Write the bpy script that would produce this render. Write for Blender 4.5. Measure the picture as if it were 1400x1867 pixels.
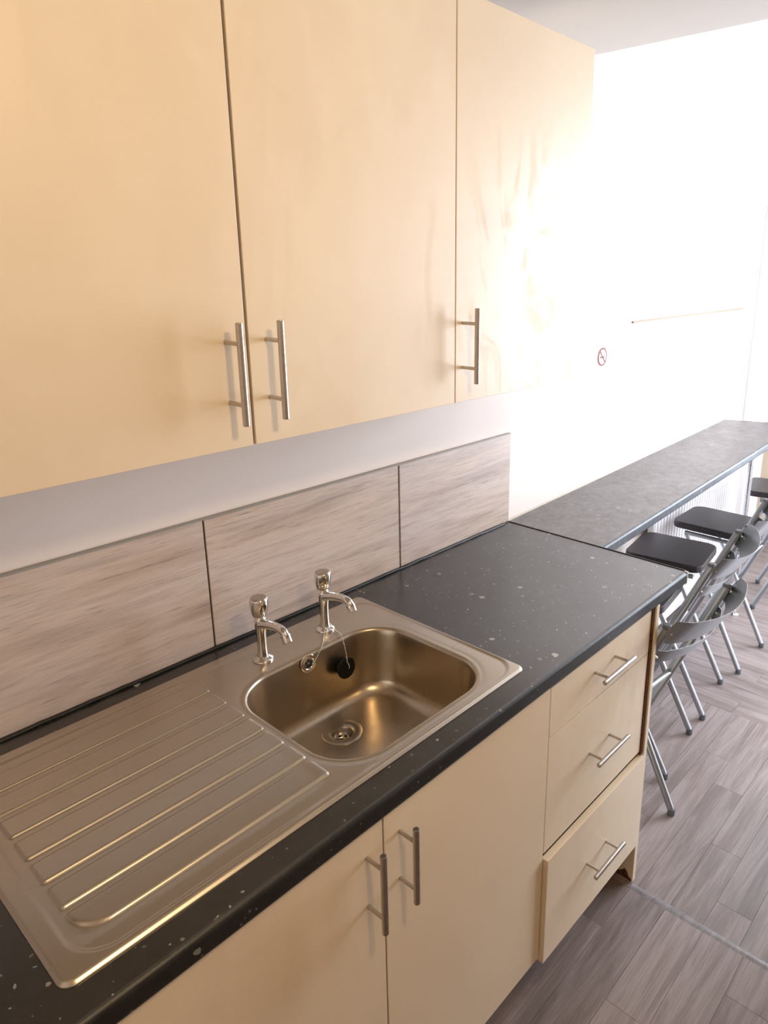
import bpy, bmesh, math, random
import numpy as np
from mathutils import Vector, Matrix
random.seed(4)
for o in list(bpy.data.objects): bpy.data.objects.remove(o)
SC = bpy.context.scene; COL = SC.collection
PI = math.pi

# ---------------------------------------------------------------- camera
cd = bpy.data.cameras.new('camera'); cam = bpy.data.objects.new('camera', cd); COL.objects.link(cam)
cam.location = (-1.765224, -1.272650, 1.693912)
cam.rotation_euler = (1.29150283, -0.00405475, -0.86154361)
cd.sensor_width = 36; cd.sensor_fit = 'AUTO'
cd.lens = 1299.166/1867*36
cd.shift_x = -125.348/1867; cd.shift_y = -70.691/1867
cd.clip_start = .02
SC.camera = cam
# ---------------------------------------------------------------- world, lights, exposure
w = bpy.data.worlds.new('sky'); SC.world = w; w.use_nodes = True
bg = w.node_tree.nodes['Background']; bg.inputs[0].default_value = (.78, .88, 1, 1); bg.inputs[1].default_value = 2.0
def area(name, loc, rot, sx, sy, e, col):
    l = bpy.data.lights.new(name, 'AREA'); l.shape = 'RECTANGLE'; l.size = sx; l.size_y = sy; l.energy = e; l.color = col
    o = bpy.data.objects.new(name, l); o.location = loc; o.rotation_euler = rot; COL.objects.link(o); return o
# daylight coming in at the window of the end wall (faces -x)
area('window_daylight', (2.96, -1.72, 1.45), (0, PI/2, 0), 1.90, 1.90, 152, (.81, .885, 1))
lp = bpy.data.lights.new('ceiling_lamp_light', 'POINT'); lp.energy = 15.5; lp.color = (1, .72, .40); lp.shadow_soft_size = .05
lo = bpy.data.objects.new('ceiling_lamp_light', lp); lo.location = (-1.25, -1.40, 2.14); COL.objects.link(lo)
SC.view_settings.view_transform = 'Standard'; SC.view_settings.look = 'None'
SC.view_settings.gamma = 1; SC.view_settings.use_curve_mapping = False
SC.view_settings.exposure = 0.5

# ---------------------------------------------------------------- material helpers
def srgb(r, g, b):
    f = lambda c: (c/255/12.92) if c/255 <= .04045 else ((c/255+.055)/1.055)**2.4
    return (f(r), f(g), f(b), 1)
class MT:
    def __init__(s, name, color=(.5,.5,.5,1), rough=.5, metal=0):
        s.m = bpy.data.materials.new(name); s.m.use_nodes = True; s.nt = s.m.node_tree
        s.b = s.nt.nodes['Principled BSDF']
        s.b.inputs['Base Color'].default_value = color; s.b.inputs['Roughness'].default_value = rough; s.b.inputs['Metallic'].default_value = metal
    def n(s, t, **k):
        x = s.nt.nodes.new(t)
        for a, v in k.items(): setattr(x, a, v)
        return x
    def l(s, a, b): s.nt.links.new(a, b)
    def coord(s, scale=(1,1,1), obj=True, rnd=False):
        tc = s.n('ShaderNodeTexCoord'); mp = s.n('ShaderNodeMapping'); mp.inputs['Scale'].default_value = scale
        src = tc.outputs['Object']
        if rnd:
            oi = s.n('ShaderNodeObjectInfo'); v = s.n('ShaderNodeVectorMath', operation='MULTIPLY_ADD')
            cb = s.n('ShaderNodeCombineXYZ'); s.l(oi.outputs['Random'], cb.inputs[0]); s.l(oi.outputs['Random'], cb.inputs[1])
            v.inputs[1].default_value = (37, 11, 0); s.l(cb.outputs[0], v.inputs[0]); s.l(src, v.inputs[2]); src = v.outputs[0]
        s.l(src, mp.inputs[0]); return mp.outputs[0]
    def noise(s, vec, scale=5, detail=4, rough=.55, dist=0):
        x = s.n('ShaderNodeTexNoise'); x.inputs['Scale'].default_value = scale; x.inputs['Detail'].default_value = detail
        x.inputs['Roughness'].default_value = rough; x.inputs['Distortion'].default_value = dist
        if vec is not None: s.l(vec, x.inputs['Vector'])
        return x.outputs['Fac']
    def ramp(s, fac, stops):
        r = s.n('ShaderNodeValToRGB'); e = r.color_ramp.elements
        while len(e) > 1: e.remove(e[-1])
        e[0].position = stops[0][0]; e[0].color = stops[0][1]
        for p, c in stops[1:]:
            q = e.new(p); q.color = c
        s.l(fac, r.inputs[0]); return r.outputs[0]
    def mix(s, fac, a, b, mode='MIX'):
        x = s.n('ShaderNodeMix', data_type='RGBA', blend_type=mode)
        for i, v in ((0, fac), (6, a), (7, b)):
            if isinstance(v, (float, int, tuple)): x.inputs[i].default_value = v
            else: s.l(v, x.inputs[i])
        return x.outputs[2]
    def bump(s, h, strength=.2, dist=.002):
        b = s.n('ShaderNodeBump'); b.inputs['Strength'].default_value = strength; b.inputs['Distance'].default_value = dist
        s.l(h, b.inputs['Height']); s.l(b.outputs[0], s.b.inputs['Normal'])
    def col(s, c): s.l(c, s.b.inputs['Base Color'])
    def rgh(s, c): s.l(c, s.b.inputs['Roughness'])
def g(v): return (v, v, v, 1)

# cream laminate doors, faint smears in the gloss
m = MT('cream_laminate', srgb(226,212,186), .36); c = m.coord((1,1,1))
n1 = m.noise(c, 3.2, 5, .6, .6)
m.col(m.ramp(n1, [(.3, srgb(230,214,189)), (.62, srgb(226,209,184)), (.75, srgb(220,202,177))]))
r0 = m.ramp(m.noise(m.coord((3,3,1.2)), 2.2, 6, .65, 1.2), [(.25, g(.36)), (.8, g(.43))])
sm = m.ramp(m.noise(m.coord((5.5,1,2.2)), 1.3, 7, .62, 2.6), [(.50, g(0)), (.62, g(1))])
m.rgh(m.mix(sm, r0, g(.58)))
m.bump(m.noise(m.coord((1,1,1)), 260, 2), .04, .0005); CREAM = m.m
CREAM_EDGE = MT('cream_edging', srgb(228,205,160), .5).m
m = MT('brown_chipboard', srgb(80,46,26), .85); m.col(m.ramp(m.noise(m.coord((1,1,1)), 90, 3), [(.3, srgb(58,32,18)), (.7, srgb(104,62,34))])); CHIP = m.m
CAVITY = MT('recess_shade_dark', srgb(60,48,38), .8).m

# speckled black laminate
def speckle(name, base, fleck, rough, ior):
    m = MT(name, base, rough); m.b.inputs['IOR'].default_value = ior
    c = m.coord((1,1,1)); v0 = m.n('ShaderNodeVectorMath', operation='ADD')
    nz = m.n('ShaderNodeTexNoise'); nz.inputs['Scale'].default_value = 60; m.l(c, nz.inputs['Vector'])
    sc = m.n('ShaderNodeVectorMath', operation='SCALE'); sc.inputs['Scale'].default_value = .012
    m.l(nz.outputs['Color'], sc.inputs[0]); m.l(c, v0.inputs[0]); m.l(sc.outputs[0], v0.inputs[1])
    out = None
    for scale, r, keep in ((27, .19, .80), (70, .18, .84), (160, .24, .92)):
        vo = m.n('ShaderNodeTexVoronoi'); vo.inputs['Scale'].default_value = scale; m.l(v0.outputs[0], vo.inputs['Vector'])
        d = m.n('ShaderNodeMath', operation='LESS_THAN'); d.inputs[1].default_value = r; m.l(vo.outputs['Distance'], d.inputs[0])
        sp = m.n('ShaderNodeSeparateColor'); m.l(vo.outputs['Color'], sp.inputs[0])
        k = m.n('ShaderNodeMath', operation='GREATER_THAN'); k.inputs[1].default_value = keep; m.l(sp.outputs[0], k.inputs[0])
        mu = m.n('ShaderNodeMath', operation='MULTIPLY'); m.l(d.outputs[0], mu.inputs[0]); m.l(k.outputs[0], mu.inputs[1])
        m2 = m.n('ShaderNodeMath', operation='MULTIPLY'); m.l(mu.outputs[0], m2.inputs[0]); m.l(sp.outputs[1], m2.inputs[1])
        if out is None: out = m2.outputs[0]
        else:
            a = m.n('ShaderNodeMath', operation='MAXIMUM'); m.l(out, a.inputs[0]); m.l(m2.outputs[0], a.inputs[1]); out = a.outputs[0]
    cl = m.ramp(m.noise(c, 40, 5, .7), [(.35, base), (.8, tuple(min(1, x*2.6) for x in base[:3])+(1,))])
    m.col(m.mix(out, cl, fleck)); m.rgh(m.ramp(m.noise(c, 9, 4), [(.3, g(rough-.04)), (.7, g(rough+.06))]))
    m.bump(m.noise(c, 420, 2), .12, .0004)
    return m.m
TOP = speckle('black_speckled_laminate', (.008,.0078,.0078,1), (.40,.42,.38,1), .29, 1.88)
BAR = speckle('wall_reflection_grey_laminate', (.070,.066,.066,1), (.26,.26,.25,1), .42, 1.8)  # same black laminate, base lifted to grey for the reflected white wall
TOP_EDGE = speckle('black_laminate_edge', (.008,.0078,.0078,1), (.20,.21,.19,1), .42, 1.45)
BAR_EDGE = speckle('sky_reflection_laminate_edge', (.040,.046,.056,1), (.22,.23,.24,1), .46, 1.45)  # blue-grey base stands for sky reflected in the bar edge
BLACK = MT('black_sealant', (.008,.008,.008,1), .45).m

# travertine-look tile
m = MT('travertine_tile', g(.3), .38); c = m.coord((1.1,1,13), rnd=True)
n1 = m.noise(c, 1.7, 9, .66, .35); n2 = m.noise(m.coord((4,1,70), rnd=True), 3, 9, .72, .25); n3 = m.noise(m.coord((1,1,5), rnd=True), 2.2, 3, .5)
base = m.ramp(n1, [(.28, srgb(160,148,145)), (.42, srgb(188,175,170)), (.52, srgb(204,193,188)), (.62, srgb(184,174,171)), (.75, srgb(218,206,196))])
vein = m.ramp(n2, [(.34, g(.55)), (.44, g(.93)), (.6, g(1.0)), (.74, g(1.12))])
m.col(m.mix(1.0, m.mix(.8, base, vein, 'MULTIPLY'), m.ramp(n3, [(.35, srgb(250,246,244)), (.7, srgb(255,246,232))]), 'MULTIPLY'))
m.bump(n2, .12, .0006); TILE = m.m
m = MT('wall_paint', srgb(226,224,222), .75); m.bump(m.noise(m.coord((1,1,1)), 120, 3), .08, .0008)
m.col(m.ramp(m.noise(m.coord((1,1,1)), 2.2, 4), [(.3, srgb(232,222,216)), (.7, srgb(226,216,210))])); WALL = m.m
CEIL = MT('ceiling_paint', srgb(196,192,188), .85).m
CREAMWALL = MT('cream_painted_wall', srgb(226,216,196), .7).m
WHITE = MT('white_gloss_paint', srgb(236,236,238), .3).m
TRIMW = MT('white_metal_trim', srgb(222,212,196), .35).m

# metals
def steel(name, col, r0, r1, sc, aniso=0, bs=.05):
    m = MT(name, col, r0, 1); c = m.coord(sc)
    m.rgh(m.ramp(m.noise(c, 4, 5, .6), [(.3, g(r0)), (.7, g(r1))]))
    if bs: m.bump(m.noise(c, 8, 3), bs, .0003)
    return m.m
SINK = steel('brushed_stainless', (.56,.51,.44,1), .27, .33, (1.2,90,1.2), bs=.012)
BOWL = steel('satin_stainless', (.50,.43,.34,1), .27, .33, (9,9,9), bs=0)
CHROME = steel('chrome', (.78,.77,.76,1), .05, .09, (9,9,9), bs=0)
NICKEL = steel('brushed_nickel', (.50,.46,.42,1), .26, .36, (40,40,40), bs=.02)
TUBE = steel('silver_lacquered_tube', (.40,.43,.46,1), .30, .40, (20,20,20), bs=0)
STAIN = steel('bright_steel_strip', (.55,.56,.58,1), .25, .35, (20,20,20), bs=0)
_r = MT('black_rubber', (.004,.004,.004,1), .6); _r.b.inputs['Specular IOR Level'].default_value = .25; RUBBER = _r.m
HOLE = MT('dark_hole', (.004,.004,.004,1), .8).m
GREYCAP = MT('grey_plastic_cap', srgb(92,98,104), .45).m
m = MT('dark_seat_lacquer', (.020,.017,.020,1), .38); m.col(m.ramp(m.noise(m.coord((2,60,2)), 3, 5), [(.3, (.016,.013,.016,1)), (.7, (.030,.025,.029,1))])); SEAT = m.m
RED = MT('red_print', srgb(125,6,30), .7).m; GREY = MT('grey_print', srgb(30,31,34), .7).m
LABELW = MT('white_sticker', srgb(240,238,240), .45).m

# floor vinyl: grain runs along each plank's own x
m = MT('greige_wood_vinyl', g(.2), .36)
cc = m.coord((1,1,1), rnd=True); oi = m.n('ShaderNodeObjectInfo')
gr = m.noise(m.coord((2.0,95,1), rnd=True), 3.0, 8, .70, .25); g2 = m.noise(m.coord((1.0,11,1), rnd=True), 2.0, 7, .62, 1.1)
base = m.ramp(g2, [(.25, srgb(104,93,88)), (.45, srgb(128,115,111)), (.6, srgb(148,136,134)), (.78, srgb(115,104,101))])
f = m.ramp(gr, [(.3, g(.58)), (.45, g(.88)), (.56, g(1.0)), (.70, g(1.28))])
tone = m.ramp(oi.outputs['Random'], [(0, g(.82)), (.35, g(.92)), (.7, g(1.0)), (1, g(1.08))])
m.col(m.mix(1.0, m.mix(.85, base, f, 'MULTIPLY'), tone, 'MULTIPLY')); m.rgh(m.ramp(gr, [(.3, g(.46)), (.7, g(.32))]))
m.bump(gr, .10, .0006); VINYL = m.m
UNDER = MT('floor_joint', srgb(88,79,76), .6).m
m = MT('worn_vinyl_nosing', srgb(130,124,126), .30); m.col(m.ramp(m.noise(m.coord((3,14,3)), 6, 6, .65), [(.3, srgb(98,90,88)), (.7, srgb(134,128,130))])); NOSE = m.m

# ---------------------------------------------------------------- mesh helpers
def link(name, me, mats, parent=None):
    o = bpy.data.objects.new(name, me); COL.objects.link(o)
    for k in (mats if isinstance(mats, (list, tuple)) else [mats]): me.materials.append(k)
    if parent: o.parent = parent
    return o
def finish(bm, name, mats, parent=None, smooth=None):
    bmesh.ops.recalc_face_normals(bm, faces=bm.faces)
    me = bpy.data.meshes.new(name); bm.to_mesh(me); bm.free()
    o = link(name, me, mats, parent)
    if smooth is not None:
        me.shade_smooth()
        if smooth < 180: me.set_sharp_from_angle(angle=math.radians(smooth))
        if smooth in (30, 35, 40):
            wn = o.modifiers.new('weighted_normal', 'WEIGHTED_NORMAL'); wn.keep_sharp = True; wn.weight = 100
    return o
def abox(bm, x0, x1, y0, y1, z0, z1, bev=0, seg=2, mi=0):
    r = bmesh.ops.create_cube(bm, size=1); vs = r['verts']
    for v in vs: v.co = Vector(((x0+x1)/2+v.co.x*(x1-x0), (y0+y1)/2+v.co.y*(y1-y0), (z0+z1)/2+v.co.z*(z1-z0)))
    fs = set(f for v in vs for f in v.link_faces)
    for f in fs: f.material_index = mi
    if bev:
        es = list(set(e for v in vs for e in v.link_edges))
        bmesh.ops.bevel(bm, geom=es, offset=bev, segments=seg, affect='EDGES', profile=.5)
def box(name, x0, x1, y0, y1, z0, z1, mat, parent=None, bev=0, seg=2):
    bm = bmesh.new(); abox(bm, x0, x1, y0, y1, z0, z1, bev, seg); return finish(bm, name, mat, parent, 40 if bev else None)
def atube(bm, pts, r, n=14, cap=True, mi=0, radii=None):
    pts = [Vector(p) for p in pts]; rings = []; up = None
    for i, p in enumerate(pts):
        t = ((pts[min(i+1, len(pts)-1)]-p).normalized() + (p-pts[max(i-1, 0)]).normalized()).normalized()
        if up is None: up = t.orthogonal().normalized()
        up = (up - t*up.dot(t)).normalized(); sd = t.cross(up); rr = radii[i] if radii else r
        rings.append([bm.verts.new(p+up*math.cos(2*PI*k/n)*rr+sd*math.sin(2*PI*k/n)*rr) for k in range(n)])
    for a, b in zip(rings, rings[1:]):
        for k in range(n): bm.faces.new((a[k], a[(k+1)%n], b[(k+1)%n], b[k])).material_index = mi
    if cap:
        bm.faces.new(rings[0][::-1]).material_index = mi; bm.faces.new(rings[-1]).material_index = mi
def alathe(bm, prof, c=(0,0,0), n=32, M=None, mi=0, capa=True, capb=True, rfun=None):
    M = M or Matrix.Identity(4); rings = []
    for r, z in prof:
        rings.append([bm.verts.new(Vector(c)+(M @ Vector((r*(rfun(2*PI*k/n, z) if rfun else 1)*math.cos(2*PI*k/n), r*(rfun(2*PI*k/n, z) if rfun else 1)*math.sin(2*PI*k/n), z)))) for k in range(n)])
    for a, b in zip(rings, rings[1:]):
        for k in range(n): bm.faces.new((a[k], a[(k+1)%n], b[(k+1)%n], b[k])).material_index = mi
    if capa: bm.faces.new(rings[0][::-1]).material_index = mi
    if capb: bm.faces.new(rings[-1]).material_index = mi
def aprism(bm, prof, x0, x1, mi=0):
    """profile of (y, z) extruded along x"""
    a = [bm.verts.new((x0, y, z)) for y, z in prof]; b = [bm.verts.new((x1, y, z)) for y, z in prof]; n = len(prof)
    for k in range(n): bm.faces.new((a[k], a[(k+1)%n], b[(k+1)%n], b[k])).material_index = mi
    bm.faces.new(a[::-1]).material_index = mi; bm.faces.new(b).material_index = mi
def spline(P, n=8):
    P = [Vector(p) for p in P]; Q = [P[0]*2-P[1]]+P+[P[-1]*2-P[-2]]; out = []
    for i in range(1, len(Q)-2):
        p0, p1, p2, p3 = Q[i-1:i+3]
        for k in range(n):
            t = k/n; out.append(.5*((2*p1)+(p2-p0)*t+(2*p0-5*p1+4*p2-p3)*t*t+(3*p1-p0-3*p2+p3)*t**3))
    return out+[P[-1]]
def empty(name, loc, label, cat, rz=0, group=None):
    o = bpy.data.objects.new(name, None); COL.objects.link(o); o.location = loc; o.rotation_euler = (0, 0, rz); o.empty_display_size = .1
    o['label'] = label; o['category'] = cat
    if group: o['group'] = group
    return o
def tag(o, label, cat, group=None):
    o['label'] = label; o['category'] = cat
    if group: o['group'] = group
    return o
def struct(o): o['kind'] = 'structure'; return o
def reloc(t):
    """children are built in world space; give them coordinates local to their empty"""
    bpy.context.view_layer.update()
    for c in t.children:
        c.matrix_parent_inverse = t.matrix_world.inverted()

# ---------------------------------------------------------------- the room shell
ZL = -.035; XR = 3.0; XL = -2.35; YF = -3.0; SL = .038; Y0 = .009; ZC = 2.33; ZH = 3.0
def yw(x): return Y0+SL*x
wb = struct(box('wall_back', XL-.1, .0, .010, .13, -.1, ZC, WALL))
bm = bmesh.new()                                           # back wall of the bar side, very slightly out of line
v = [(0, Y0+.0012), (XR+.1, yw(XR+.1)), (XR+.1, .30), (-.012, .30)]
lo_ = [bm.verts.new((x, y, -.2)) for x, y in v]; hi_ = [bm.verts.new((x, y, ZH)) for x, y in v]
for k in range(4): bm.faces.new((lo_[k], lo_[(k+1)%4], hi_[(k+1)%4], hi_[k]))
bm.faces.new(lo_[::-1]); bm.faces.new(hi_); struct(finish(bm, 'wall_back', WALL))
struct(box('wall_left', XL-.1, XL, YF, .010, -.1, ZC, WALL))
struct(box('wall_front', XL-.1, XR+.1, YF-.1, YF, -.2, ZH, WALL))
struct(box('wall_daylight_block', .39, .49, YF, -1.12, -.1, ZC+.02, WALL))   # unseen wall stub, added to keep window daylight off the kitchen
bm = bmesh.new()                                           # end wall with a window opening
for a in ((XR, XR+.1, -.74, .2, -.2, ZH), (XR, XR+.1, YF, -2.70, -.2, ZH), (XR, XR+.1, -2.70, -.74, -.2, .47), (XR, XR+.1, -2.70, -.74, 2.43, ZH)): abox(bm, *a)
struct(finish(bm, 'wall_right', CREAMWALL))
win = struct(box('window_1', XR+.03, XR+.07, -2.70, -.74, .47, .53, WHITE))
for a in ((-2.70, -.74, 2.37, 2.43), (-2.70, -2.64, .53, 2.37), (-.80, -.74, .53, 2.37), (-1.75, -1.69, .53, 2.37)):
    box('window_frame', XR+.03, XR+.07, a[0], a[1], a[2], a[3], WHITE, win)
bm = bmesh.new()                                           # low kitchen ceiling with its downstand, higher ceiling beyond
abox(bm, XL-.1, .395, YF-.1, .13, ZC, ZH); abox(bm, .395, XR+.1, YF-.1, .30, ZH, ZH+.1)
struct(finish(bm, 'ceiling', CEIL))
# floors
fl = struct(box('floor', XL-.1, -.178, YF-.1, .13, -.12, -.003, UNDER))
fl2 = struct(box('floor', -.178, XR+.1, YF-.1, .25, -.2, ZL-.003, UNDER))
def plank(cx, cy, cz, L, W, rz, parent, cache={}):
    key = (round(L, 3), round(W, 3))
    if key not in cache:
        bm = bmesh.new(); abox(bm, -L/2+.0004, L/2-.0004, -W/2+.0004, W/2-.0004, -.003, 0)
        o = finish(bm, 'floor_plank', VINYL); cache[key] = o.data
    else:
        o = bpy.data.objects.new('floor_plank', cache[key]); COL.objects.link(o)
    o.parent = parent; o.location = (cx, cy, cz); o.rotation_euler = (0, 0, rz)
def lay(a0, a1, b_edges, L, z, parent, along='x', offs=None):
    for i in range(len(b_edges)-1):
        b0, b1 = b_edges[i], b_edges[i+1]; s = a0; cuts = [a0]
        p = (offs[i] if offs and i in offs else random.choice([.15, .3, .45, .6, .75, .9]))
        q = a0+p
        while q < a1-.08: cuts.append(q); q += L
        cuts.append(a1)
        for c0, c1 in zip(cuts, cuts[1:]):
            if along == 'x': plank((c0+c1)/2, (b0+b1)/2, z, c1-c0, abs(b1-b0), 0, parent)
            else: plank((b0+b1)/2, (c0+c1)/2, z, c1-c0, abs(b1-b0), PI/2, parent)
e = [-.285]+[-.39, -.495, -.602, -.708, -.815, -.922]
while e[-1] > -2.9: e.append(e[-1]-.106)
lay(XL, -.199, e, .92, 0, fl, offs={3: 1.3-.0, 4: .9, 5: .35, 6: 1.1})
e = [.04, -.055, -.15, -.25, -.35, -.45, -.51, -.603, -.702, -.797, -.896, -.993]
while e[-1] > -2.9: e.append(e[-1]-.097)
lay(-.17, .885, e, 1.0, ZL, fl2, offs={6: .75, 7: .6, 8: .325, 9: .125, 10: .6, 11: .4, 12: .8, 5: .3})
e = [.885]
while e[-1] < XR-.01: e.append(min(XR, e[-1]+.098))
lay(-2.95, .03, e, 1.0, ZL, fl2, 'y')
plank(-.1875, -.53, 0, .0225, .139, 0, fl)
# step nosing
bm = bmesh.new(); prof = [(-.200, 0.0), (-.192, .0006), (-.184, .0), (-.177, -.0025), (-.171, -.007), (-.1675, -.014), (-.166, -.022), (-.20, -.022)]
a = [bm.verts.new((x, -.60, z)) for x, z in prof]; b = [bm.verts.new((x, -2.98, z)) for x, z in prof]; n = len(prof)
for k in range(n): bm.faces.new((a[k], a[(k+1)%n], b[(k+1)%n], b[k]))
bm.faces.new(a[::-1]); bm.faces.new(b)
o = finish(bm, 'step_nosing', NOSE, fl, 60); o['label'] = 'worn pale rounded vinyl edge of the step'
o = box('step_trim', -.166, -.161, -2.98, -.60, ZL, ZL+.010, TRIMW, fl2); o['label'] = 'thin cream trim line below the step edge'
# skirting, pipe casing and ledge on the bar wall
def wallbox(name, x0, x1, d, z0, z1, mat, off=0, bev=0):
    bm = bmesh.new(); v = [(x0, yw(x0)-d-off), (x1, yw(x1)-d-off), (x1, yw(x1)-off), (x0, yw(x0)-off)]
    lo_ = [bm.verts.new((x, y, z0)) for x, y in v]; hi_ = [bm.verts.new((x, y, z1)) for x, y in v]
    for k in range(4): bm.faces.new((lo_[k], lo_[(k+1)%4], hi_[(k+1)%4], hi_[k]))
    bm.faces.new(lo_[::-1]); bm.faces.new(hi_); return finish(bm, name, mat)
struct(wallbox('baseboard_back', 0.01, XR, .012, ZL, ZL+.09, WHITE))
struct(box('baseboard_right', XR-.012, XR, -2.98, .10, ZL, ZL+.09, WHITE))
struct(wallbox('trim_1', 2.44, 2.78, .05, ZL+.09, ZH, WHITE))
struct(wallbox('trim_2', .84, 2.2, .007, 1.493, 1.500, MT('ledge_shadow_tan', srgb(140,112,86), .6).m))  # thin ledge, its tan colour stands for the shadow line on the wall

# ---------------------------------------------------------------- splashback tiles, parts of the back wall
tiles = [(-2.33, -1.653), (-1.649, -1.060), (-1.056, -.4975), (-.4925, -.0005)]
for i, (x0, x1) in enumerate(tiles):
    bm = bmesh.new(); abox(bm, x0-(x0+x1)/2, x1-(x0+x1)/2, -.0045, .0045, -.143, .143, .0008, 1)
    o = finish(bm, 'tile', TILE, wb, 40); o.location = ((x0+x1)/2, .005, .914+.143)
GROUT = MT('dark_grout', srgb(58,40,26), .8).m
for x in (-1.651, -1.058, -.495):
    box('tile_joint', x-.003, x+.003, .004, .0095, .912, 1.199, GROUT, wb)
o = box('tile_edge_strip', -2.33, .0, -.0005, .0105, 1.2003, 1.2035, MT('grey_edge_strip', srgb(150,146,142), .4).m, wb); o['label'] = 'thin grey strip along the top of the tiles'

# ---------------------------------------------------------------- worktop
def wt_prof(y0, y1, z0, z1, r=.010, front=True, n=6):
    p = [(y1, z0), (y1, z1)]
    if front:
        p += [(y0+r-r*math.sin(t*PI/2/n), z1-r+r*math.cos(t*PI/2/n)) for t in range(n+1)]
        p += [(y0+r-r*math.cos(t*PI/2/n), z0+r-r*math.sin(t*PI/2/n)) for t in range(n+1)]
    else: p += [(y0, z1), (y0, z0)]
    return p
def edge_slot(bm, ylim):
    for f in bm.faces:
        if f.calc_center_median().y < ylim and len(f.verts) == 4: f.material_index = 1
wt = empty('worktop', (-1.1, -.3, .872), 'black speckled laminate kitchen worktop around the steel sink', 'worktop')
bm = bmesh.new(); CX0, CX1, CY0, CY1 = -1.175, -.712, -.530, -.145; T0, T1 = .872, .910
aprism(bm, wt_prof(-.6, -.0012, T0, T1), XL+.002, CX0); aprism(bm, wt_prof(-.6, -.0012, T0, T1), CX1, -.0015)
aprism(bm, wt_prof(-.6, CY0, T0, T1), CX0, CX1); aprism(bm, wt_prof(CY1, -.0012, T0, T1, front=False), CX0, CX1)
edge_slot(bm, -.5945)
finish(bm, 'surface', [TOP, TOP_EDGE], wt, 35)
bm = bmesh.new(); random.seed(9)                            # uneven black sealant bead under the tiles
x = XL+.01; pts = []
while x < -.002: pts.append((x, -.0035+random.uniform(-.0007, .0007), .9118+random.uniform(-.0006, .0014))); x += .03
atube(bm, pts, .0042, 8); o = finish(bm, 'sealant_bead', BLACK, wt, 60)
box('joint_strip', -.0015, .0022, -.592, .0, .874, .9122, BLACK, wt, .0006, 1)['label'] = 'thin black joint strip at the right end'
o = box('worn_end', -.004, .0024, -.6005, -.5885, .8735, .9105, MT('chipped_white_edge', srgb(225,225,225), .4).m, wt, .002, 2); o['label'] = 'chipped white corner of the end edging'
reloc(wt)

# ---------------------------------------------------------------- breakfast bar
bb = empty('breakfast_bar', (1.0, -.15, .872), 'long narrow grey speckled breakfast bar running along the white wall', 'breakfast bar')
A = math.atan(SL)
bm = bmesh.new(); aprism(bm, wt_prof(-.352, -.003, .874, .910, .009), 0, 2.10)
edge_slot(bm, -.3455)
for v in bm.verts:
    x, y = v.co.x, v.co.y
    if x > 1: x += (y+.003)*-.38                            # far end cut at an angle
    v.co.x = .0035+x*math.cos(A)*1.0 - (0 if x > 1 else 0); v.co.y = y + yw(x)
finish(bm, 'bar_top', [BAR, BAR_EDGE], bb, 35)
bm = bmesh.new(); aprism(bm, [(-.001, .876), (-.001, .913), (.0015, .913), (.0015, .876)], 0, 2.1)
for v in bm.verts:
    x = v.co.x; v.co.x = .0035+x; v.co.y = v.co.y-.0035+yw(x)
finish(bm, 'sealant_bead', TRIMW, bb)
bm = bmesh.new(); px, py = 1.765, -.185
alathe(bm, [(.0135, .0), (.0135, .874-ZL)], (px, py, ZL), 20); finish(bm, 'leg', STAIN, bb, 40)
bm = bmesh.new(); alathe(bm, [(.030, 0), (.030, .004), (.024, .009), (.016, .012), (.0145, .03)], (px, py, ZL), 24); finish(bm, 'foot', CHROME, bb, 40)
bm = bmesh.new(); alathe(bm, [(.0145, .84), (.018, .862), (.034, .866), (.034, .874)], (px, py, 0), 24); finish(bm, 'mounting_plate', CHROME, bb, 40)
for x in (.25, 2.0):
    bm = bmesh.new(); aprism(bm, [(yw(x)-.25, .873), (yw(x)-.25, .862), (yw(x)-.012, .852), (yw(x)-.012, .66), (yw(x)-.001, .66), (yw(x)-.001, .873)], x-.015, x+.015)
    finish(bm, 'wall_bracket', STAIN, bb)
reloc(bb)

# ---------------------------------------------------------------- handles
def handle(c, L, axis, parent, out=.038, r=.0056, post=.047):
    """bar handle; c is the point on the door face behind the middle of the bar (front looks to -y)"""
    bm = bmesh.new(); c = Vector(c); u = Vector((1,0,0)) if axis == 'x' else Vector((0,0,1)); o = Vector((0,-1,0))
    atube(bm, [c+o*out-u*L/2, c+o*out-u*(L/2-.001), c+o*out+u*(L/2-.001), c+o*out+u*L/2], r, 18, radii=[r*.88, r, r, r*.88])
    for s in (-1, 1): atube(bm, [c+u*post*s+o*.0002, c+u*post*s+o*(out-r*.5)], .0036, 12)
    return finish(bm, 'handle', NICKEL, parent, 40)
def door(name, x0, x1, yb, yf, z0, z1, parent, mat=None):
    return box(name, x0, x1, yf, yb, z0, z1, mat or CREAM, parent, .0012, 2)

# ---------------------------------------------------------------- base units
def carcass(parent, x0, x1, y0, y1, z0, z1, t=.016, top=True, name='body'):
    bm = bmesh.new()
    abox(bm, x0, x0+t, y0, y1, z0, z1); abox(bm, x1-t, x1, y0, y1, z0, z1); abox(bm, x0+t, x1-t, y1-.008, y1, z0, z1)
    abox(bm, x0+t, x1-t, y0, y1-.008, z0, z0+t)
    if top: abox(bm, x0+t, x1-t, y0, y1-.008, z1-t, z1)
    else: abox(bm, x0+t, x1-t, y0, y0+.012, z1-.10, z1)
    return finish(bm, name, CREAM_EDGE, parent)
sc = empty('base_cabinet', (-1.14, -.3, 0), 'cream double-door base cabinet under the sink', 'cabinet')
carcass(sc, -1.642, -.652, -.570, -.02, .15, .871, top=False)
d = door('door', -1.640, -1.1345, -.5715, -.59, .148, .866, sc); handle((-1.169, -.59, .769), .149, 'z', d)
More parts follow.
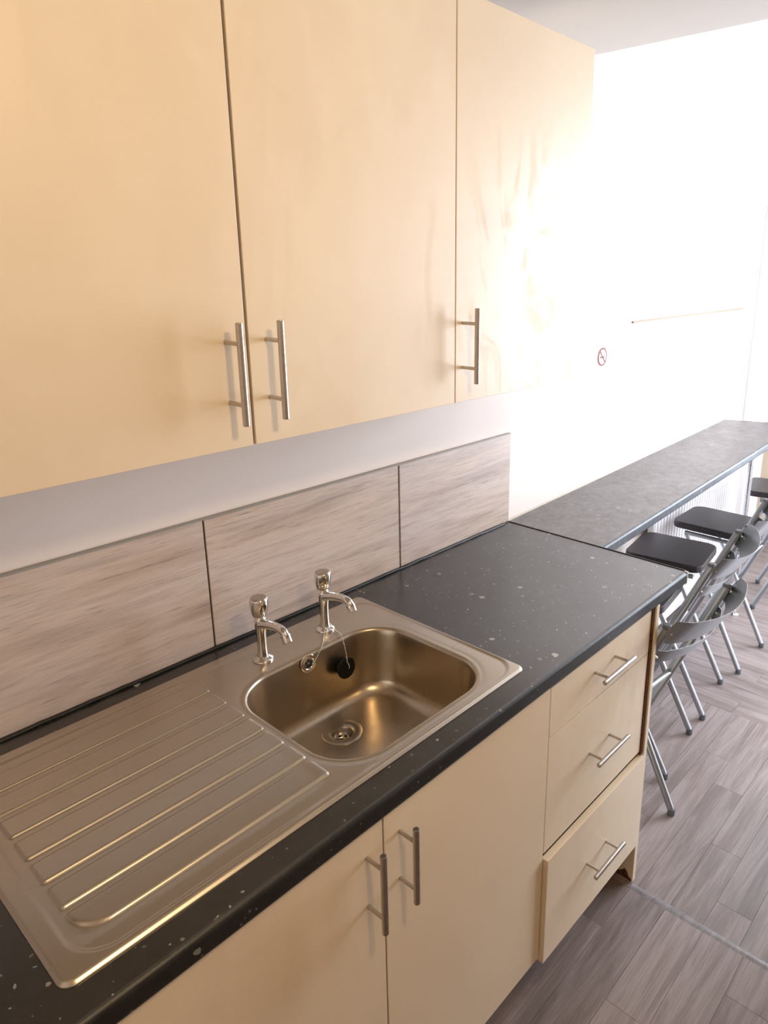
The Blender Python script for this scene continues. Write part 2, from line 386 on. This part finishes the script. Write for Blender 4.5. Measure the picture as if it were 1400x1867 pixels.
d = door('door', -1.1315, -.6545, -.5715, -.59, .148, .866, sc); handle((-1.0975, -.59, .770), .147, 'z', d)
box('plinth', -1.640, -.652, -.515, -.500, 0, .149, CREAM, sc); reloc(sc)
s2 = empty('base_cabinet', (-2.0, -.3, 0), 'cream base cabinet at the far left end of the run', 'cabinet')
carcass(s2, XL+.004, -1.645, -.570, -.02, .15, .871)
d = door('door', XL+.006, -1.6435, -.5715, -.59, .148, .866, s2); handle((XL+.05, -.59, .77), .149, 'z', d)
box('plinth', XL+.004, -1.645, -.515, -.500, 0, .149, CREAM, s2); reloc(s2)
du = empty('drawer_unit', (-.40, -.3, 0), 'cream three-drawer base unit at the right end of the worktop', 'drawer unit')
carcass(du, -.650, -.196, -.570, -.02, .15, .871)
for z0, z1, yf, hz in ((.7425, .864, -.5895, .815), (.4435, .7405, -.5895, .600), (.136, .4305, -.602, .288)):
    x0, x1 = (-.6515, -.188) if z0 > .2 else (-.6515, -.180)
    d = door('drawer', x0, x1, yf+.018, yf, z0, z1, du); handle((-.421, yf, hz), .145, 'x', d)
o = box('end_panel', -.175, -.158, -.597, -.012, 0, .871, [CREAM], du, .001, 1); o['label'] = 'cream end panel with pale edging'
box('filler', -.1872, -.1752, -.5925, -.02, .434, .871, CHIP, du)['label'] = 'dark brown chipboard strip standing for the shaded gap'  # strip fills the open gap, coloured dark for the shade in it
box('plinth', -.650, -.177, -.515, -.500, 0, .149, CAVITY, du)  # plinth coloured dark to stand for the shaded recess under the drawers
bm = bmesh.new()                                            # broken, water-stained foot of the end panel
hp = [(-.594, .006), (-.586, .012), (-.578, .027), (-.571, .033), (-.563, .024), (-.554, .016), (-.543, .012), (-.530, .013), (-.518, .006)]
for a, b in zip(hp, hp[1:]):
    v = [bm.verts.new((x, y, z)) for x, y, z in ((-.1768, a[0], .0006), (-.1768, b[0], .0006), (-.1768, b[0], b[1]), (-.1768, a[0], a[1]))]
    bm.faces.new(v)
bmesh.ops.remove_doubles(bm, verts=bm.verts, dist=.0001)
r = bmesh.ops.extrude_face_region(bm, geom=bm.faces[:])
for q in r['geom']:
    if isinstance(q, bmesh.types.BMVert): q.co.x += .0014
finish(bm, 'damaged_edge', CHIP, du)['label'] = 'water-damaged brown chipboard at the foot of the panel'
reloc(du)

# ---------------------------------------------------------------- wall units
def wall_unit(label, x0, x1, doors):
    t = empty('wall_cabinet', ((x0+x1)/2, -.14, 1.415), label, 'cabinet')
    carcass(t, x0, x1, -.2645, .008, 1.417, 2.198)
    for a, b, hx in doors:
        d = door('door', a, b, -.266, -.284, 1.414, 2.199, t); handle((hx, -.284, 1.5365), .158, 'z', d, .040, .0056)
    reloc(t)
wall_unit('cream double-door wall cabinet above the sink, two bar handles side by side', -1.621, -.606, [(-1.620, -1.1135, -1.150), (-1.1085, -.6055, -1.0755)])
wall_unit('cream single-door wall cabinet next to the bright wall, smeared door', -.603, -.094, [(-.6025, -.094, -.580)])
wall_unit('cream wall cabinet at the far left end, above the drainer', XL+.004, -1.624, [(XL+.005, -1.6235, XL+.04)])

# ---------------------------------------------------------------- sink
sk = empty('sink', (-1.138, -.2975, .911), 'stainless steel inset sink with ribbed drainer on the left', 'sink')
def sdf(X, Y, x0, x1, y0, y1, r):
    qx = np.abs(X-(x0+x1)/2)-(x1-x0)/2+r; qy = np.abs(Y-(y0+y1)/2)-(y1-y0)/2+r
    return np.hypot(np.maximum(qx, 0), np.maximum(qy, 0))+np.minimum(np.maximum(qx, qy), 0)-r
def sst(a, b, x): t = np.clip((x-a)/(b-a), 0, 1); return t*t*(3-2*t)
SX0, SX1, SY0, SY1 = -1.588, -.6885, -.549, -.046
RX0, RX1, RY0, RY1, RR = -1.146, -.738, -.517, -.166, .098
def deck_z(X, Y):
    z = np.full(X.shape, .9150)
    ed = sdf(X, Y, SX0, SX1, SY0, SY1, .018)
    z -= .0035*sst(-.0050, -.0002, ed)                      # rolled outer lip
    inn = sdf(X, Y, SX0+.028, SX1-.009, SY0+.0155, SY1-.026, .050)
    z -= .0026*sst(.004, -.004, inn)
    dr = sdf(X, Y, SX0+.036, -1.172, SY0+.048, SY1-.030, .02)   # drainer field dips gently
    z -= .0012*sst(.010, -.010, dr)
    for i in range(7):
        y0 = -.1405-.0586*i
        r = .004
        p = sdf(X, Y, -1.543, -1.158, y0, y0+.0445, r)
        if i == 6:
            y0 = -.4935
            p = np.maximum(sdf(X, Y, -1.543, -1.158, y0, y0+.047, .004), sdf(X, Y, -1.543, -1.0, y0, y0+.20, .042))
        z += .0034*sst(.0022, -.0022, p)
    bw = sdf(X, Y, RX0, RX1, RY0, RY1, RR)
    z -= .0006*sst(.016, .006, bw)
    return z, ed, bw
st = .0018
xs = np.arange(SX0, SX1+st/2, st); ys = np.arange(SY0, SY1+st/2, st); xs[-1] = SX1; ys[-1] = SY1
X, Y = np.meshgrid(xs, ys); Z, ED, BW = deck_z(X, Y)
# pull the outer corners round
cxm, cym = (SX0+SX1)/2, (SY0+SY1)/2
R_ = .018; qx = np.abs(X-cxm)-((SX1-SX0)/2-R_); qy = np.abs(Y-cym)-((SY1-SY0)/2-R_)
mask = (qx > 0) & (qy > 0); L_ = np.hypot(qx, qy); M_ = np.maximum(qx, qy)
k = np.where(mask & (L_ > 0), M_/np.maximum(L_, 1e-9), 1)
X = np.where(mask, cxm+np.sign(X-cxm)*((SX1-SX0)/2-R_+qx*k), X); Y = np.where(mask, cym+np.sign(Y-cym)*((SY1-SY0)/2-R_+qy*k), Y)
Z, ED, BW = deck_z(X, Y)
ny, nx = X.shape; idx = np.arange(ny*nx).reshape(ny, nx)
q = np.stack([idx[:-1,:-1], idx[:-1,1:], idx[1:,1:], idx[1:,:-1]], -1).reshape(-1, 4)
keep = (BW.ravel()[q] > .0005).any(1); q = q[keep]
used, inv = np.unique(q, return_inverse=True); co = np.stack([X.ravel(), Y.ravel(), Z.ravel()], 1)[used]; q = inv.reshape(-1, 4)
me = bpy.data.meshes.new('drainer_deck'); me.from_pydata(co.tolist(), [], q.tolist()); me.update()
dk = link('drainer_deck', me, SINK, sk); me.shade_smooth()
# outer skirt closing the deck down on the worktop
bm = bmesh.new()
def rrect(x0, x1, y0, y1, r, n=10):
    out = []
    for cx, cy, a0 in ((x1-r, y1-r, 0), (x0+r, y1-r, PI/2), (x0+r, y0+r, PI), (x1-r, y0+r, 1.5*PI)):
        for k in range(n+1): out.append((cx+r*math.cos(a0+PI/2*k/n), cy+r*math.sin(a0+PI/2*k/n)))
    return out
def rings(bm, R, close=False):
    vs = [[bm.verts.new(p) for p in r] for r in R]; n = len(vs[0])
    for a, b in zip(vs, vs[1:]):
        for k in range(n): bm.faces.new((a[k], a[(k+1)%n], b[(k+1)%n], b[k]))
    if close: bm.faces.new(vs[-1])
    return vs
rings(bm, [[(x, y, z) for x, y in rrect(SX0-d, SX1+d, SY0-d, SY1+d, .018+d)] for d, z in ((0, .9116), (.0003, .9110), (.0002, .9102))])
finish(bm, 'rim_edge', SINK, sk, 60)
# bowl
def lip_z(): return .9113
bm = bmesh.new(); R = []
DZ = .150; zf = .9118-DZ
prof = []
for t in np.linspace(0, 1, 5): prof.append((.0085*(1-t), .9110+.0010*math.sin(min(1, t*1.3)*PI/2)))             # flat lip
fr = .008
for a in np.linspace(.15, 1, 7): prof.append((-fr*math.sin(a*PI/2*.9), .9120-fr*(1-math.cos(a*PI/2*.9))))
wt0, zt0 = prof[-1]; br = .034; wall_in = .012
for t in np.linspace(.1, 1, 8): prof.append((wt0-wall_in*t, zt0+(zf+br-zt0)*t))
wi, zi = prof[-1]
for a in np.linspace(.1, 1, 10): prof.append((wi-br*(1-math.cos(a*PI/2)), zf+br-br*math.sin(a*PI/2)))
for dd, z in prof:
    r = max(.02, RR+dd*1.0); R.append([(x, y, z) for x, y in rrect(RX0-dd, RX1+dd, RY0-dd, RY1+dd, r, 14)])
# the bottom closes towards the waste, falling a little
DX, DY = -.937, -.262; last = R[-1]; zl = prof[-1][1]
for t in (.2, .45, .7, .9, 1.0):
    row = []
    for (x, y, z) in last:
        dx, dy = x-DX, y-DY; L = math.hypot(dx, dy); tx, ty = DX+dx/L*.0415, DY+dy/L*.0415
        row.append((x+(tx-x)*t, y+(ty-y)*t, zl-.004*t*t))
    R.append(row)
rings(bm, R); bl = finish(bm, 'bowl', BOWL, sk, 180)
zb = zl-.004
bm = bmesh.new(); alathe(bm, [(.0430, .0006), (.0430, .0020), (.0415, .0027), (.032, .0016), (.0232, .0002), (.0216, -.0015), (.0205, -.020), (.0200, -.034)], (DX, DY, zb), 48, capa=False, capb=False)
ws = finish(bm, 'waste', NICKEL, sk, 50)
bm = bmesh.new(); alathe(bm, [(.0204, -.0185), (.012, -.0165), (.004, -.0155)], (DX, DY, zb), 24, capa=False)
finish(bm, 'waste_grid', CHROME, ws, 50)
bm = bmesh.new()
for k in range(6):
    a = k*PI/3+.3; alathe(bm, [(.0036, 0), (.0036, .0012)], (DX+.0118*math.cos(a), DY+.0118*math.sin(a), zb-.0172), 12)
finish(bm, 'waste_slots', HOLE, ws)['kind'] = 'stuff'
# overflow on the back wall of the bowl
Mo = Matrix.Rotation(PI/2, 4, 'X') @ Matrix.Rotation(-.09, 4, 'X')
oc = (-.952, -.1793, .896)
bm = bmesh.new(); alathe(bm, [(.0195, -.002), (.0195, .0015), (.0165, .0030), (.0130, .0024), (.0118, .0012)], oc, 32, Mo); ov = finish(bm, 'overflow', CHROME, sk, 45)
bm = bmesh.new()
for k in range(5):
    a = k*2*PI/5+.3; p = Mo @ Vector((.0062*math.cos(a), .0062*math.sin(a), .0014)); alathe(bm, [(.0034, 0), (.0034, .0008)], Vector(oc)+p, 12, Mo)
finish(bm, 'overflow_holes', HOLE, ov)['kind'] = 'stuff'
reloc(sk)

# ---------------------------------------------------------------- taps
def make_tap(loc, label, rz):
    zz = .9128
    t = empty('tap', (loc[0], loc[1], zz), label, 'tap', 0, 'chrome pillar taps behind the bowl')
    Rz = Matrix.Rotation(rz, 4, 'Z')
    bm = bmesh.new(); alathe(bm, [(.0215, 0), (.0218, .0015), (.0200, .0040), (.0155, .0062), (.0118, .010)], (0,0,0), 40, capb=False); finish(bm, 'base_flange', CHROME, t, 60)
    bm = bmesh.new(); alathe(bm, [(.0122, .006), (.0108, .012), (.0098, .025), (.0096, .045), (.0102, .062), (.0118, .074), (.0128, .082), (.0128, .090), (.0112, .095), (.0088, .098), (.0088, .103)], (0,0,0), 36, capa=False); b = finish(bm, 'body', CHROME, t, 60)
    bm = bmesh.new(); P = spline([Rz @ Vector(p) for p in ((0, 0, .080), (0, -.018, .0865), (0, -.045, .0930), (0, -.068, .0950), (0, -.082, .0925), (0, -.089, .0850))], 5)
    rad = [ .0118-.0034*min(1, i/(len(P)*.45)) for i in range(len(P))]; atube(bm, P, .008, 20, radii=rad); finish(bm, 'spout', CHROME, t, 60)
    bm = bmesh.new(); a = Rz @ Vector((0, -.0865, .0890)); b2 = Rz @ Vector((0, -.0945, .0735))
    atube(bm, [a, a+(b2-a)*.1, b2-(b2-a)*.08, b2], .0098, 24, radii=[.0088, .0100, .0100, .0092]); sp = finish(bm, 'nozzle', CHROME, t, 40)
    bm = bmesh.new(); dn = (b2-a).normalized(); atube(bm, [b2+dn*.0001, b2+dn*.0004], .0075, 20); finish(bm, 'outlet', HOLE, t)
    lob = lambda a, z: 1+(.075*math.cos(4*a)*(1 if z < .112 else .6 if z < .130 else .25) if .100 < z < .136 else 0)
    bm = bmesh.new(); alathe(bm, [(.0100, .098), (.0135, .101), (.0160, .107), (.0182, .116), (.0190, .124), (.0191, .134), (.0182, .1375), (.0168, .1390)], (0,0,0), 48, rfun=lob); k = finish(bm, 'handle', CHROME, t, 35)
    bm = bmesh.new(); alathe(bm, [(.0158, .1388), (.0158, .1400), (.0150, .1408), (.006, .1412)], (0,0,0), 40); finish(bm, 'cap', NICKEL, k, 40)
    return t
make_tap((-1.020, -.118), 'left chrome pillar tap, with no chain at its foot', -.03)
make_tap((-.852, -.114), 'right chrome pillar tap with the plug chain round its foot', .02)

# ---------------------------------------------------------------- plug and chain
pc = (-.866, -.196, .853)
pl = empty('sink_plug', pc, 'black rubber sink plug hanging on a bead chain against the bowl wall', 'plug')
Mp = Matrix.Rotation(PI/2, 4, 'X') @ Matrix.Rotation(-.10, 4, 'X')
bm = bmesh.new(); alathe(bm, [(.0175, -.010), (.0205, -.003), (.0235, .000), (.0240, .0035), (.0225, .0055), (.008, .0065), (.004, .0065)], (0,0,0), 36, Mp); finish(bm, 'stopper', RUBBER, pl, 40)
bm = bmesh.new(); atube(bm, spline([(0, -.008, 0), (0, -.013, .006), (0, -.010, .013), (0, -.004, .016)], 4), .0009, 8); finish(bm, 'ring', CHROME, pl, 60)
bm = bmesh.new()
def beads(P, step=.0040, r=.0018):
    P = [Vector(p) for p in P]; acc = 0
    for a, b in zip(P, P[1:]):
        L = (b-a).length; d = acc
        while d < L:
            p = a+(b-a)*(d/L); M = Matrix.Translation(p); bmesh.ops.create_icosphere(bm, subdivisions=1, radius=r, matrix=M); d += step
        acc = d-L
pv = Vector(pc)
loop = [Vector((-.852+.0125*math.cos(a), -.114+.0125*math.sin(a), .9225+.002*math.sin(a))) for a in np.linspace(-.9, PI+.9, 14)]
s1 = spline([pv+Vector((0, -.006, .016)), pv+Vector((.001, -.001, .040)), (-.853, -.169, .9160), (-.846, -.140, .9165), loop[0]], 8)
s2_ = spline([loop[-1], (-.878, -.140, .9160), (-.905, -.168, .9150), (-.930, -.181, .903), (-.944, -.1840, .892)], 8)
for s in (s1, loop, s2_): beads([p-pv for p in s])
finish(bm, 'chain', NICKEL, pl, 180)['kind'] = 'stuff'

# ---------------------------------------------------------------- radiator
rx0, rx1 = 1.10, 2.30
rd = empty('radiator', ((rx0+rx1)/2, yw(1.7)-.03, .10), 'white ribbed panel radiator under the breakfast bar', 'radiator')
bm = bmesh.new(); np_ = 34; pr = []
pitch = (rx1-rx0)/np_
for i in range(np_):
    x = rx0+i*pitch
    pr += [(x, 0), (x+pitch*.32, 0), (x+pitch*.44, -.007), (x+pitch*.80, -.007), (x+pitch*.94, 0)]
pr.append((rx1, 0)); z0, z1 = .10, .70
for i in range(len(pr)-1):
    (xa, ya), (xb, yb) = pr[i], pr[i+1]; vs = []
    for (x, y, z, f) in ((xa, ya, z0+.03, 1), (xb, yb, z0+.03, 1), (xb, yb, z1-.03, 1), (xa, ya, z1-.03, 1)): vs.append(bm.verts.new((x, yw(x)-.052+y, z)))
    bm.faces.new(vs)
bmesh.ops.remove_doubles(bm, verts=bm.verts, dist=.0001)
finish(bm, 'ribbed_panel', WHITE, rd)
bm = bmesh.new()
def wquad(x0, x1, d0, d1, za, zb_):
    v = [(x0, yw(x0)-d1), (x1, yw(x1)-d1), (x1, yw(x1)-d0), (x0, yw(x0)-d0)]
    l = [bm.verts.new((x, y, za)) for x, y in v]; h = [bm.verts.new((x, y, zb_)) for x, y in v]
    for k in range(4): bm.faces.new((l[k], l[(k+1)%4], h[(k+1)%4], h[k]))
    bm.faces.new(l[::-1]); bm.faces.new(h)
wquad(rx0-.004, rx1+.004, .030, .058, z1-.03, z1); wquad(rx0-.004, rx1+.004, .030, .058, z0, z0+.03)
wquad(rx0-.004, rx0+.0, .030, .058, z0+.03, z1-.03); wquad(rx1, rx1+.004, .030, .058, z0+.03, z1-.03); wquad(rx0, rx1, .030, .044, z0+.03, z1-.03)
finish(bm, 'casing', WHITE, rd)
for x in (rx0+.12, rx1-.12):
    bm = bmesh.new(); wquad(x-.015, x+.015, .0005, .030, z0+.08, z1-.08); finish(bm, 'wall_bracket', STAIN, rd)
bm = bmesh.new(); atube(bm, [(rx1+.02, yw(rx1)-.04, ZL), (rx1+.02, yw(rx1)-.04, z0+.05)], .0075, 12); atube(bm, [(rx1, yw(rx1)-.04, z0+.04), (rx1+.03, yw(rx1)-.04, z0+.04)], .011, 12)
finish(bm, 'pipe', WHITE, rd, 40); reloc(rd)

# ---------------------------------------------------------------- no-smoking sticker
sx, sz = .604, 1.384; A_ = math.atan(SL)
ns = empty('no_smoking_sticker', (sx, yw(sx)-.0012, sz), 'small round red and white no-smoking sticker on the white wall', 'sticker', A_)
def disc(name, prof, mat): 
    bm = bmesh.new(); alathe(bm, prof, (0,0,0), 48, Matrix.Rotation(PI/2, 4, 'X')); return finish(bm, name, mat, ns, 30)
disc('backing', [(.034, -.0008), (.034, 0)], LABELW)
bm = bmesh.new(); MR = Matrix.Rotation(PI/2, 4, 'X')
for a, b in (((.0335, .0001), (.0335, .0005)), ):
    alathe(bm, [(.0275, .0001), (.0335, .0001), (.0335, .0006), (.0275, .0006), (.0275, .0001)], (0,0,0), 48, MR, capa=False, capb=False)
aa = bmesh.ops.create_cube(bm, size=1, matrix=Matrix.Rotation(PI/4, 4, 'Y') @ Matrix.Diagonal((.057, .0006, .0062, 1)))['verts']
for v in aa: v.co.y -= .00045
finish(bm, 'ring_and_bar', RED, ns)
bm = bmesh.new(); abox(bm, -.019, .012, -.0004, -.0001, -.004, .0015); abox(bm, .0132, .0165, -.0004, -.0001, -.004, .0015)
atube(bm, spline([(.015, -.0003, .004), (.011, -.0003, .009), (.017, -.0003, .014), (.012, -.0003, .019)], 4), .0008, 5); finish(bm, 'cigarette', GREY, ns)
ns.rotation_euler = (0, .0, A_)

# ---------------------------------------------------------------- folding bar chairs
# local frame: origin between the rear feet, +y to the wall, z from the floor
HW = .177
FF = .285; TY, TZ = -.083, .852                              # front feet y, top of the long tubes
def lt(z): return FF+(TY-FF)*z/TZ                            # long tube
def rl(z): return 0+.205*z/.40                               # rear leg
def plate(bm, z0, z1, bow, th=.0016, n=16, flip=.0):
    """curved sheet between the long tubes, bowed to the back"""
    rows = []
    for s, off in ((0, 0), (1, th)):
        for z in (z0, (z0+z1)/2, z1):
            row = []
            for i in range(n+1):
                u = -1+2*i/n; x = u*(HW+.013); y = lt(z)-.012-bow*(1-abs(u)**2.0)-off-flip*(z-z0)+(.016*max(0, abs(u)-.9)/.1)
                row.append(bm.verts.new((x, y, z-.012*(1-u*u))))
            rows.append(row)
    for a in (0, 1, 3, 4):
        for i in range(n): bm.faces.new((rows[a][i], rows[a][i+1], rows[a+1][i+1], rows[a+1][i]))
    for a, b in ((0, 3), (2, 5)):
        for i in range(n): bm.faces.new((rows[a][i], rows[a][i+1], rows[b][i+1], rows[b][i]))
    for a in (0, 1):
        for i in (0, n): bm.faces.new((rows[a][i], rows[a+1][i], rows[a+4][i], rows[a+3][i]))
def make_chair(label):
    t = empty('bar_chair', (0,0,0), label, 'chair', 0, 'folding bar chairs at the breakfast bar')
    for s in (-1, 1):
        x = s*HW
        bm = bmesh.new(); atube(bm, spline([(x, lt(.012), .012), (x, lt(.4), .4), (x, lt(TZ-.01), TZ-.01)], 4), .0130, 16); p = finish(bm, 'front_leg', TUBE, t, 60)
        bm = bmesh.new(); alathe(bm, [(.0120, 0), (.0140, .003), (.0138, .022), (.0131, .024)], (x, lt(.016), 0), 18); finish(bm, 'foot_cap', GREYCAP, p, 50)
        bm = bmesh.new(); alathe(bm, [(.0131, 0), (.0134, .005), (.009, .011)], (x, lt(TZ-.012), TZ-.012), 16); finish(bm, 'end_cap', GREYCAP, p, 50)
        x = s*(HW-.001+.0) if False else s*(HW+.0)
        xi = s*(HW-.026)
        bm = bmesh.new(); xo = xi = s*(HW-.0245)
        atube(bm, spline([(xo, rl(.012), .012), (xo, rl(.10), .10), (xi*.5+xo*.5, rl(.20), .20), (xi, rl(.26), .26), (xi, rl(.42), .42), (xi, rl(.50)+.004, .50), (xi, .285, .555), (xi, .300, .590)], 5), .0112, 16); p = finish(bm, 'rear_leg', TUBE, t, 60)
        bm = bmesh.new(); alathe(bm, [(.0110, 0), (.0124, .003), (.0122, .022), (.0114, .024)], (xo, rl(.014), 0), 18); finish(bm, 'foot_cap', GREYCAP, p, 50)
    bm = bmesh.new(); o_ = rrect(-.145, .145, .075, .385, .045, 8)
    rings_ = []
    for d, z in ((-.006, .604), (-.001, .606), (0, .611), (0, .627), (-.0015, .632), (-.006, .6345)):
        rings_.append([(x*(1+d/.145), .23+(y-.23)*(1+d/.155), z) for x, y in o_])
    vs = rings(bm, rings_, True); bm.faces.new(vs[0][::-1]); finish(bm, 'seat', SEAT, t, 40)
    for s in (-1, 1):
        bm = bmesh.new()
        atube(bm, [(s*(HW-.026), .10, .595), (s*(HW-.026), .31, .595)], .009, 12)
        atube(bm, [(s*(HW+.002), lt(.565), .565), (s*(HW-.034), lt(.565)+.005, .59)], .006, 10)
        finish(bm, 'seat_rail', TUBE, t, 60)
    bm = bmesh.new(); plate(bm, .795, .876, .050, flip=.25); finish(bm, 'backrest', TUBE, t, 50)
    bm = bmesh.new(); plate(bm, .728, .770, .044, flip=.10); bs = finish(bm, 'lower_back_strip', TUBE, t, 50)
    for z, bw in ((.830, .0), (.749, .0)):
        for s in (-1, 1):
            y = lt(z)-.0135; bm = bmesh.new()
            atube(bm, [(s*(HW-.001), y-.002, z-.001), (s*(HW-.001), y-.0075, z-.002)], .005, 10, radii=[.0052, .0034])
            finish(bm, 'bolt', CHROME, t, 40)
    bm = bmesh.new(); atube(bm, [(-HW, lt(.205), .205), (HW, lt(.205), .205)], .009, 14); finish(bm, 'footrest', TUBE, t, 60)
    zc = .285; bm = bmesh.new(); atube(bm, [(-HW-.016, lt(zc)-.0, zc), (HW+.016, lt(zc)-.0, zc)], .0035, 10); finish(bm, 'pivot_rod', CHROME, t, 60)
    bm = bmesh.new(); atube(bm, [(-HW, lt(.50), .50), (HW, lt(.50), .50)], .0085, 12); finish(bm, 'stretcher', TUBE, t, 60)
    return t
def dup(root, label):
    r = root.copy(); COL.objects.link(r); r['label'] = label
    for ch in list(root.children):
        c = ch.copy(); COL.objects.link(c); c.parent = r
        for q in ch.children:
            d = q.copy(); COL.objects.link(d); d.parent = c
    return r
spots = [(.037, -.550, -4, 'folding metal bar chair nearest the drawer unit, half hidden by its end panel'),
         (.491, -.450, 7, 'folding metal bar chair second from the drawer unit, its seat hidden by the worktop'),
         (.917, -.412, 8, 'folding metal bar chair with the nearest fully visible dark seat, beside the worktop corner'),
         (1.352, -.421, 0, 'folding metal bar chair whose dark seat sits in front of the radiator ribs'),
         (2.13, -.47, 14, 'folding metal bar chair with dark seat beyond the bar leg, farthest from the kitchen')]
ch0 = make_chair(spots[0][3])
for i, (x, y, a, lb) in enumerate(spots):
    o = ch0 if i == 0 else dup(ch0, lb)
    o.location = (x, y, ZL); o.rotation_euler = (0, 0, math.radians(a))

# ---------------------------------------------------------------- ceiling lamp (above the frame) that gives the warm light
cl = empty('ceiling_lamp', (-1.25, -1.40, ZC), 'small warm ceiling lamp above the kitchen, out of the picture', 'lamp')
bm = bmesh.new(); alathe(bm, [(.055, -.0005), (.055, -.018), (.02, -.028), (.008, -.034), (.008, -.075), (.022, -.08), (.022, -.115)], (0,0,0), 28); finish(bm, 'fitting', WHITE, cl, 40)
bpy.context.view_layer.update()
